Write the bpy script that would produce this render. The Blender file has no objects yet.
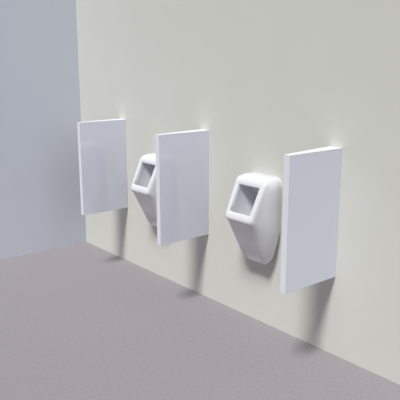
import bpy, bmesh, math
from mathutils import Vector, Matrix

S = bpy.context.scene
C = S.collection

# ------------------------------------------------------------ materials
def mat(name, col, rough=.5, coat=0.0, noise=None, bump=None, spec=.5):
    m = bpy.data.materials.new(name); m.use_nodes = True
    nt = m.node_tree; b = nt.nodes['Principled BSDF']
    b.inputs['Base Color'].default_value = (*col, 1)
    b.inputs['Roughness'].default_value = rough
    b.inputs['Specular IOR Level'].default_value = spec
    b.inputs['Coat Weight'].default_value = coat
    b.inputs['Coat Roughness'].default_value = .03
    tc = nt.nodes.new('ShaderNodeTexCoord')
    if noise:
        scale, amt, tint = noise
        n = nt.nodes.new('ShaderNodeTexNoise'); n.inputs['Scale'].default_value = scale
        n.inputs['Detail'].default_value = 5
        nt.links.new(tc.outputs['Object'], n.inputs['Vector'])
        r = nt.nodes.new('ShaderNodeValToRGB')
        r.color_ramp.elements[0].position = .3; r.color_ramp.elements[1].position = .7
        r.color_ramp.elements[0].color = (*[c * (1 - amt) for c in col], 1)
        r.color_ramp.elements[1].color = (*[c * (1 + amt) * t for c, t in zip(col, tint)], 1)
        nt.links.new(n.outputs['Fac'], r.inputs['Fac'])
        nt.links.new(r.outputs['Color'], b.inputs['Base Color'])
    if bump:
        scale, st = bump
        n = nt.nodes.new('ShaderNodeTexNoise'); n.inputs['Scale'].default_value = scale
        nt.links.new(tc.outputs['Object'], n.inputs['Vector'])
        bp = nt.nodes.new('ShaderNodeBump'); bp.inputs['Strength'].default_value = st
        bp.inputs['Distance'].default_value = .002
        nt.links.new(n.outputs['Fac'], bp.inputs['Height'])
        nt.links.new(bp.outputs['Normal'], b.inputs['Normal'])
    return m

M_wall = mat('greige_plaster', (.65, .655, .605), .75, noise=(3.0, .012, (1, 1, 1.01)), bump=(60, .05), spec=.25)
M_side = mat('cool_grey_plaster', (.525, .55, .605), .75, noise=(2.0, .012, (1, 1, 1)), bump=(60, .05), spec=.25)
M_floor = mat('mauve_grey_vinyl', (.275, .258, .278), .8, noise=(55, .045, (1.03, 1, 1.0)), bump=(220, .12), spec=.2)
M_ceramic = mat('white_glazed_ceramic', (.75, .76, .80), .12, coat=.15, noise=(4, .006, (1, 1, 1)))
M_panel = mat('white_glossy_laminate', (.62, .64, .72), .05, coat=.35, noise=(3, .008, (1, 1, 1)), spec=.8)
M_edge = mat('white_lit_edges', (.76, .77, .81), .75, noise=(6, .008, (1, 1, 1)), spec=.15)  # panel white made lighter, light on front and top edges put into the colour
M_chrome = mat('satin_steel', (.62, .63, .65), .25, noise=(20, .02, (1, 1, 1))); M_chrome.node_tree.nodes['Principled BSDF'].inputs['Metallic'].default_value = .7

# ------------------------------------------------------------ helpers
def link(name, bm, m, parent=None, smooth=None):
    bmesh.ops.recalc_face_normals(bm, faces=bm.faces)
    me = bpy.data.meshes.new(name)
    if smooth is not None:
        for f in bm.faces: f.smooth = True
        for e in bm.edges:
            if len(e.link_faces) == 2 and e.calc_face_angle(0) > math.radians(smooth): e.smooth = False
    bm.to_mesh(me); bm.free(); me.materials.append(m)
    o = bpy.data.objects.new(name, me); C.objects.link(o)
    if parent: o.parent = parent
    return o

def box(bm, a, b):
    r = bmesh.ops.create_cube(bm, size=1)
    for v in r['verts']:
        v.co = Vector([a[i] + (v.co[i] + .5) * (b[i] - a[i]) for i in range(3)])
    return r['verts']

def structure(name, a, b, m):
    bm = bmesh.new(); box(bm, a, b)
    o = link(name, bm, m); o['kind'] = 'structure'
    return o

# ------------------------------------------------------------ the setting
XL = -1.7507
structure('wall_back', (XL - .12, 0, -.1), (4.2, .12, 2.8), M_wall)
structure('wall_left', (XL - .12, -4.2, -.1), (XL, 0, 2.8), M_side)
structure('floor', (XL, -4.2, -.1), (4.2, 0, 0), M_floor)

# ------------------------------------------------------------ privacy partitions
T, D, Z0, Z1 = .0351, .4024, .4571, 1.1645
H = Z1 - Z0
TB = .084                                   # the panel is thicker where it meets the wall
def widen(verts):
    for v in verts:
        if v.co.x < -1e-4: v.co.x = -(T + (TB - T) * (v.co.y + D) / D)
    return verts
def make_partition():
    root = bpy.data.objects.new('privacy_screen', None); C.objects.link(root)
    bm = bmesh.new(); widen(box(bm, (-T, -D + .004, .0), (0, 0, H - .004)))
    bmesh.ops.bevel(bm, geom=list(bm.edges), offset=.0012, segments=2, affect='EDGES')
    link('panel', bm, M_panel, root, 40)
    # thin skin painting the free front edge and the top lighter, as lit
    bm = bmesh.new()
    box(bm, (-T, -D, 0), (0, -D + .004, H))
    widen(box(bm, (-T, -D + .004, H - .004), (0, 0, H)))
    bmesh.ops.remove_doubles(bm, verts=bm.verts, dist=1e-5)
    o = link('lit_edges', bm, M_edge, root); o['label'] = 'front and top edges of the panel, coloured lighter as lit'
    return root

# ------------------------------------------------------------ urinal
def bez(a, c, b, n):
    a, b, c = Vector(a), Vector(b), Vector(c)
    return [(a * (1 - t) ** 2 + c * 2 * t * (1 - t) + b * t * t) for t in [i / n for i in range(n + 1)]]

NB, NE = 8, 4
def ring(tr, br):
    """tr / br: (P0, C, P1) of the top right and bottom right corner; mirrored to the left. clockwise."""
    A = bez(*tr, NB); B = bez(*br, NB)
    mir = lambda L: [Vector((-p.x, p.y, p.z)) for p in reversed(L)]
    BL, TL = mir(B), mir(A)
    out = []
    for cur, nxt in ((A, B), (B, BL), (BL, TL), (TL, A)):
        out += cur
        for k in range(1, NE): out.append(cur[-1].lerp(nxt[0], k / NE))
    return out

def plane_ring(yt, zt, wt, yb, zb, wb, r, out=0.0):
    """rounded trapezoid lying in the slanted rim plane, shifted 'out' along its normal"""
    t = Vector((0, yb - yt, zb - zt)).normalized()          # downwards along the slope
    n = Vector((0, t.z, -t.y)); n = n if n.y < 0 else -n
    o = n * out
    top, bot = Vector((0, yt, zt)) + o, Vector((0, yb, zb)) + o
    X = Vector((1, 0, 0))
    ctr, cbr = top + X * wt, bot + X * wb
    side = (cbr - ctr).normalized()
    return ring((ctr - X * r, ctr, ctr + side * r), (cbr - side * r, cbr, cbr - X * r))

def loft(bm, rings, cap0=False, cap1=False):
    vs = [[bm.verts.new(p) for p in r] for r in rings]
    n = len(vs[0])
    for a, b in zip(vs, vs[1:]):
        for i in range(n):
            j = (i + 1) % n
            bm.faces.new((a[i], a[j], b[j], b[i]))
    if cap0: bm.faces.new(vs[0])
    if cap1: bm.faces.new(vs[-1])
    return vs

def lerp_rings(a, b, t, bulge=0):
    return [p.lerp(q, t) for p, q in zip(a, b)]

def make_urinal():
    root = bpy.data.objects.new('wall_urinal', None); C.objects.link(root)
    bm = bmesh.new()
    DY, DZ = -.045, .0145
    # narrow mounting neck against the wall, then the full section of the body
    neck = ring(((.080, 0, .946), (.134, 0, .946), (.138, 0, .880)), ((.134, 0, .640), (.104, 0, .455), (.040, 0, .455)))
    neck2 = ring(((.080, -.026, .950), (.136, -.026, .950), (.142, -.026, .880)), ((.136, -.026, .640), (.106, -.026, .450), (.040, -.026, .450)))
    back = ring(((.083, .010, .936), (.142, .010, .936), (.147, .010, .865)), ((.147, .010, .625), (.122, .010, .400), (.056, .010, .400)))
    b2 = ring(((.085, -.025, .936), (.144, -.025, .936), (.151, -.025, .862)), ((.150, -.025, .627), (.122, -.025, .396), (.056, -.014, .396)))
    b3 = ring(((.085, -.050, .931), (.138, -.050, .929), (.145, -.058, .857)), ((.144, -.065, .632), (.110, -.070, .424), (.054, -.032, .408)))
    rimA = plane_ring(-.066, .923, .130, -.164, .662, .115, .030, .0)     # back of the rim band
    rimB = plane_ring(-.077, .917, .126, -.187, .684, .114, .026, -.004)
    rimC = plane_ring(-.083, .908, .119, -.185, .694, .107, .022, .0)
    inA = plane_ring(-.094, .886, .090, -.172, .725, .090, .010, .0)
    inB = plane_ring(-.096, .881, .086, -.171, .729, .086, .009, -.004)
    inC = plane_ring(-.090, .880, .086, -.162, .725, .086, .009, -.024)
    m1 = lerp_rings(b3, rimA, .5)
    # bowl: the back runs inwards under the top, the floor drops behind the lip
    w1 = ring(((.080, -.066, .872), (.086, -.066, .872), (.087, -.070, .862)), ((.088, -.125, .690), (.086, -.130, .655), (.045, -.130, .650)))
    w2 = ring(((.070, -.004, .850), (.076, -.004, .850), (.077, -.006, .840)), ((.074, -.080, .640), (.072, -.085, .600), (.035, -.085, .595)))
    w3 = ring(((.052, .036, .810), (.058, .036, .810), (.059, .034, .800)), ((.050, .005, .620), (.048, -.010, .580), (.020, -.010, .575)))
    rings = [back, b2, b3, m1, rimA, rimB, rimC, inA, inB, inC, w1, w2, w3]
    off = Vector((0, DY, DZ))
    rings = [[p + off for p in r] for r in rings]
    vs = loft(bm, [neck, neck2] + rings, cap0=True)
    # close the bowl's back with a small centred fan
    c = bm.verts.new(Vector((0, .037 + DY, .700 + DZ)))
    L = vs[-1]
    for i in range(len(L)): bm.faces.new((L[i], L[(i + 1) % len(L)], c))
    body = link('ceramic_body', bm, M_ceramic, root, 50)
    # flush spud cap on the top, near the wall
    bm = bmesh.new()
    prof = [(0, .005), (.007, .005), (.0095, .003), (.011, -.004)]
    rr = []
    for r, h in prof[1:]:
        rr.append([bm.verts.new(Vector((math.cos(a) * r, -.045 + math.sin(a) * r, .950 + h))) for a in [2 * math.pi * k / 24 for k in range(24)]])
    for a, b in zip(rr, rr[1:]):
        for i in range(24): bm.faces.new((a[i], a[(i + 1) % 24], b[(i + 1) % 24], b[i]))
    bm.faces.new(rr[0])
    link('inlet_cap', bm, M_ceramic, root, 50)
    # drain strainer low inside the bowl
    bm = bmesh.new()
    q = Matrix.Translation((0, -.0560, .5925)) @ Matrix.Rotation(math.radians(-35), 4, 'X')
    for r0, r1, h in ((.0, .006, .003), (.010, .018, .003)):
        n = 24
        ring0 = [[bm.verts.new(q @ Vector((math.cos(2 * math.pi * k / n) * r, math.sin(2 * math.pi * k / n) * r, z))) for k in range(n)]
                 for r, z in ((max(r0, .001), h), (r1, h), (r1, 0))]
        for a, b in zip(ring0, ring0[1:]):
            for i in range(n): bm.faces.new((a[i], a[(i + 1) % n], b[(i + 1) % n], b[i]))
    return root

def copy_tree(o):
    c = o.copy(); C.objects.link(c)
    for ch in list(o.children):
        d = ch.copy(); C.objects.link(d); d.parent = c
    return c

part = make_partition()
part.location = (-1.0307, 0, Z0)
PL = ['white glossy rectangular privacy panel on the back wall, nearest the grey side wall',
      'white glossy rectangular privacy panel mounted between the two white urinals',
      'white glossy rectangular privacy panel nearest the viewer, with only bare wall to its right']
for i, x in enumerate((-1.0307, -.0262, 1.0457)):
    o = part if i == 0 else copy_tree(part)
    o.location = (x, 0, Z0)
    o['label'] = PL[i]; o['category'] = 'divider'; o['group'] = 'privacy panels fixed to the back wall'

ur = make_urinal()
UL = ['white ceramic wall urinal with slanted square opening, half hidden behind the middle panel',
      'white ceramic wall urinal with slanted square opening, fully seen left of the nearest panel']
for i, x in enumerate((-.527, .500)):
    o = ur if i == 0 else copy_tree(ur)
    o.location = (x, 0, 0)
    o['label'] = UL[i]; o['category'] = 'urinal'; o['group'] = 'white urinals hung on the back wall'

# ------------------------------------------------------------ light
def sun(name, d, strength, angle, col):
    l = bpy.data.lights.new(name, 'SUN'); l.energy = strength; l.angle = math.radians(angle); l.color = col
    o = bpy.data.objects.new(name, l); C.objects.link(o)
    o.rotation_euler = Vector(d).to_track_quat('-Z', 'Y').to_euler()
    o.location = (2, -2, 3)
    return o
sun('key_light', (-.22, .58, -1), 3.62, 13, (1, .985, .96))
sun('fill_light', (-1, .12, -.40), 1.0, 40, (.86, .90, 1))

w = bpy.data.worlds.new('World'); S.world = w; w.use_nodes = True
bg = w.node_tree.nodes['Background']
bg.inputs['Color'].default_value = (.93, .95, 1, 1); bg.inputs['Strength'].default_value = .13

S.view_settings.view_transform = 'Standard'
S.view_settings.look = 'None'

# ------------------------------------------------------------ camera
yaw, pit, rol, f = -.8827, -.226, -.0006, 600.26
fw = Vector((math.sin(yaw) * math.cos(pit), math.cos(yaw) * math.cos(pit), math.sin(pit)))
r = Vector((math.cos(yaw), -math.sin(yaw), 0)); u = r.cross(fw)
r2 = r * math.cos(rol) + u * math.sin(rol); u2 = -r * math.sin(rol) + u * math.cos(rol)
cd = bpy.data.cameras.new('camera'); cam = bpy.data.objects.new('camera', cd); C.objects.link(cam)
cd.sensor_width = 36; cd.lens = f / 400 * 36; cd.clip_start = .05
mw = Matrix((r2, u2, -fw)).transposed().to_4x4(); mw.translation = Vector((2.9697, -2.5389, 1.6))
cam.matrix_world = mw
S.camera = cam
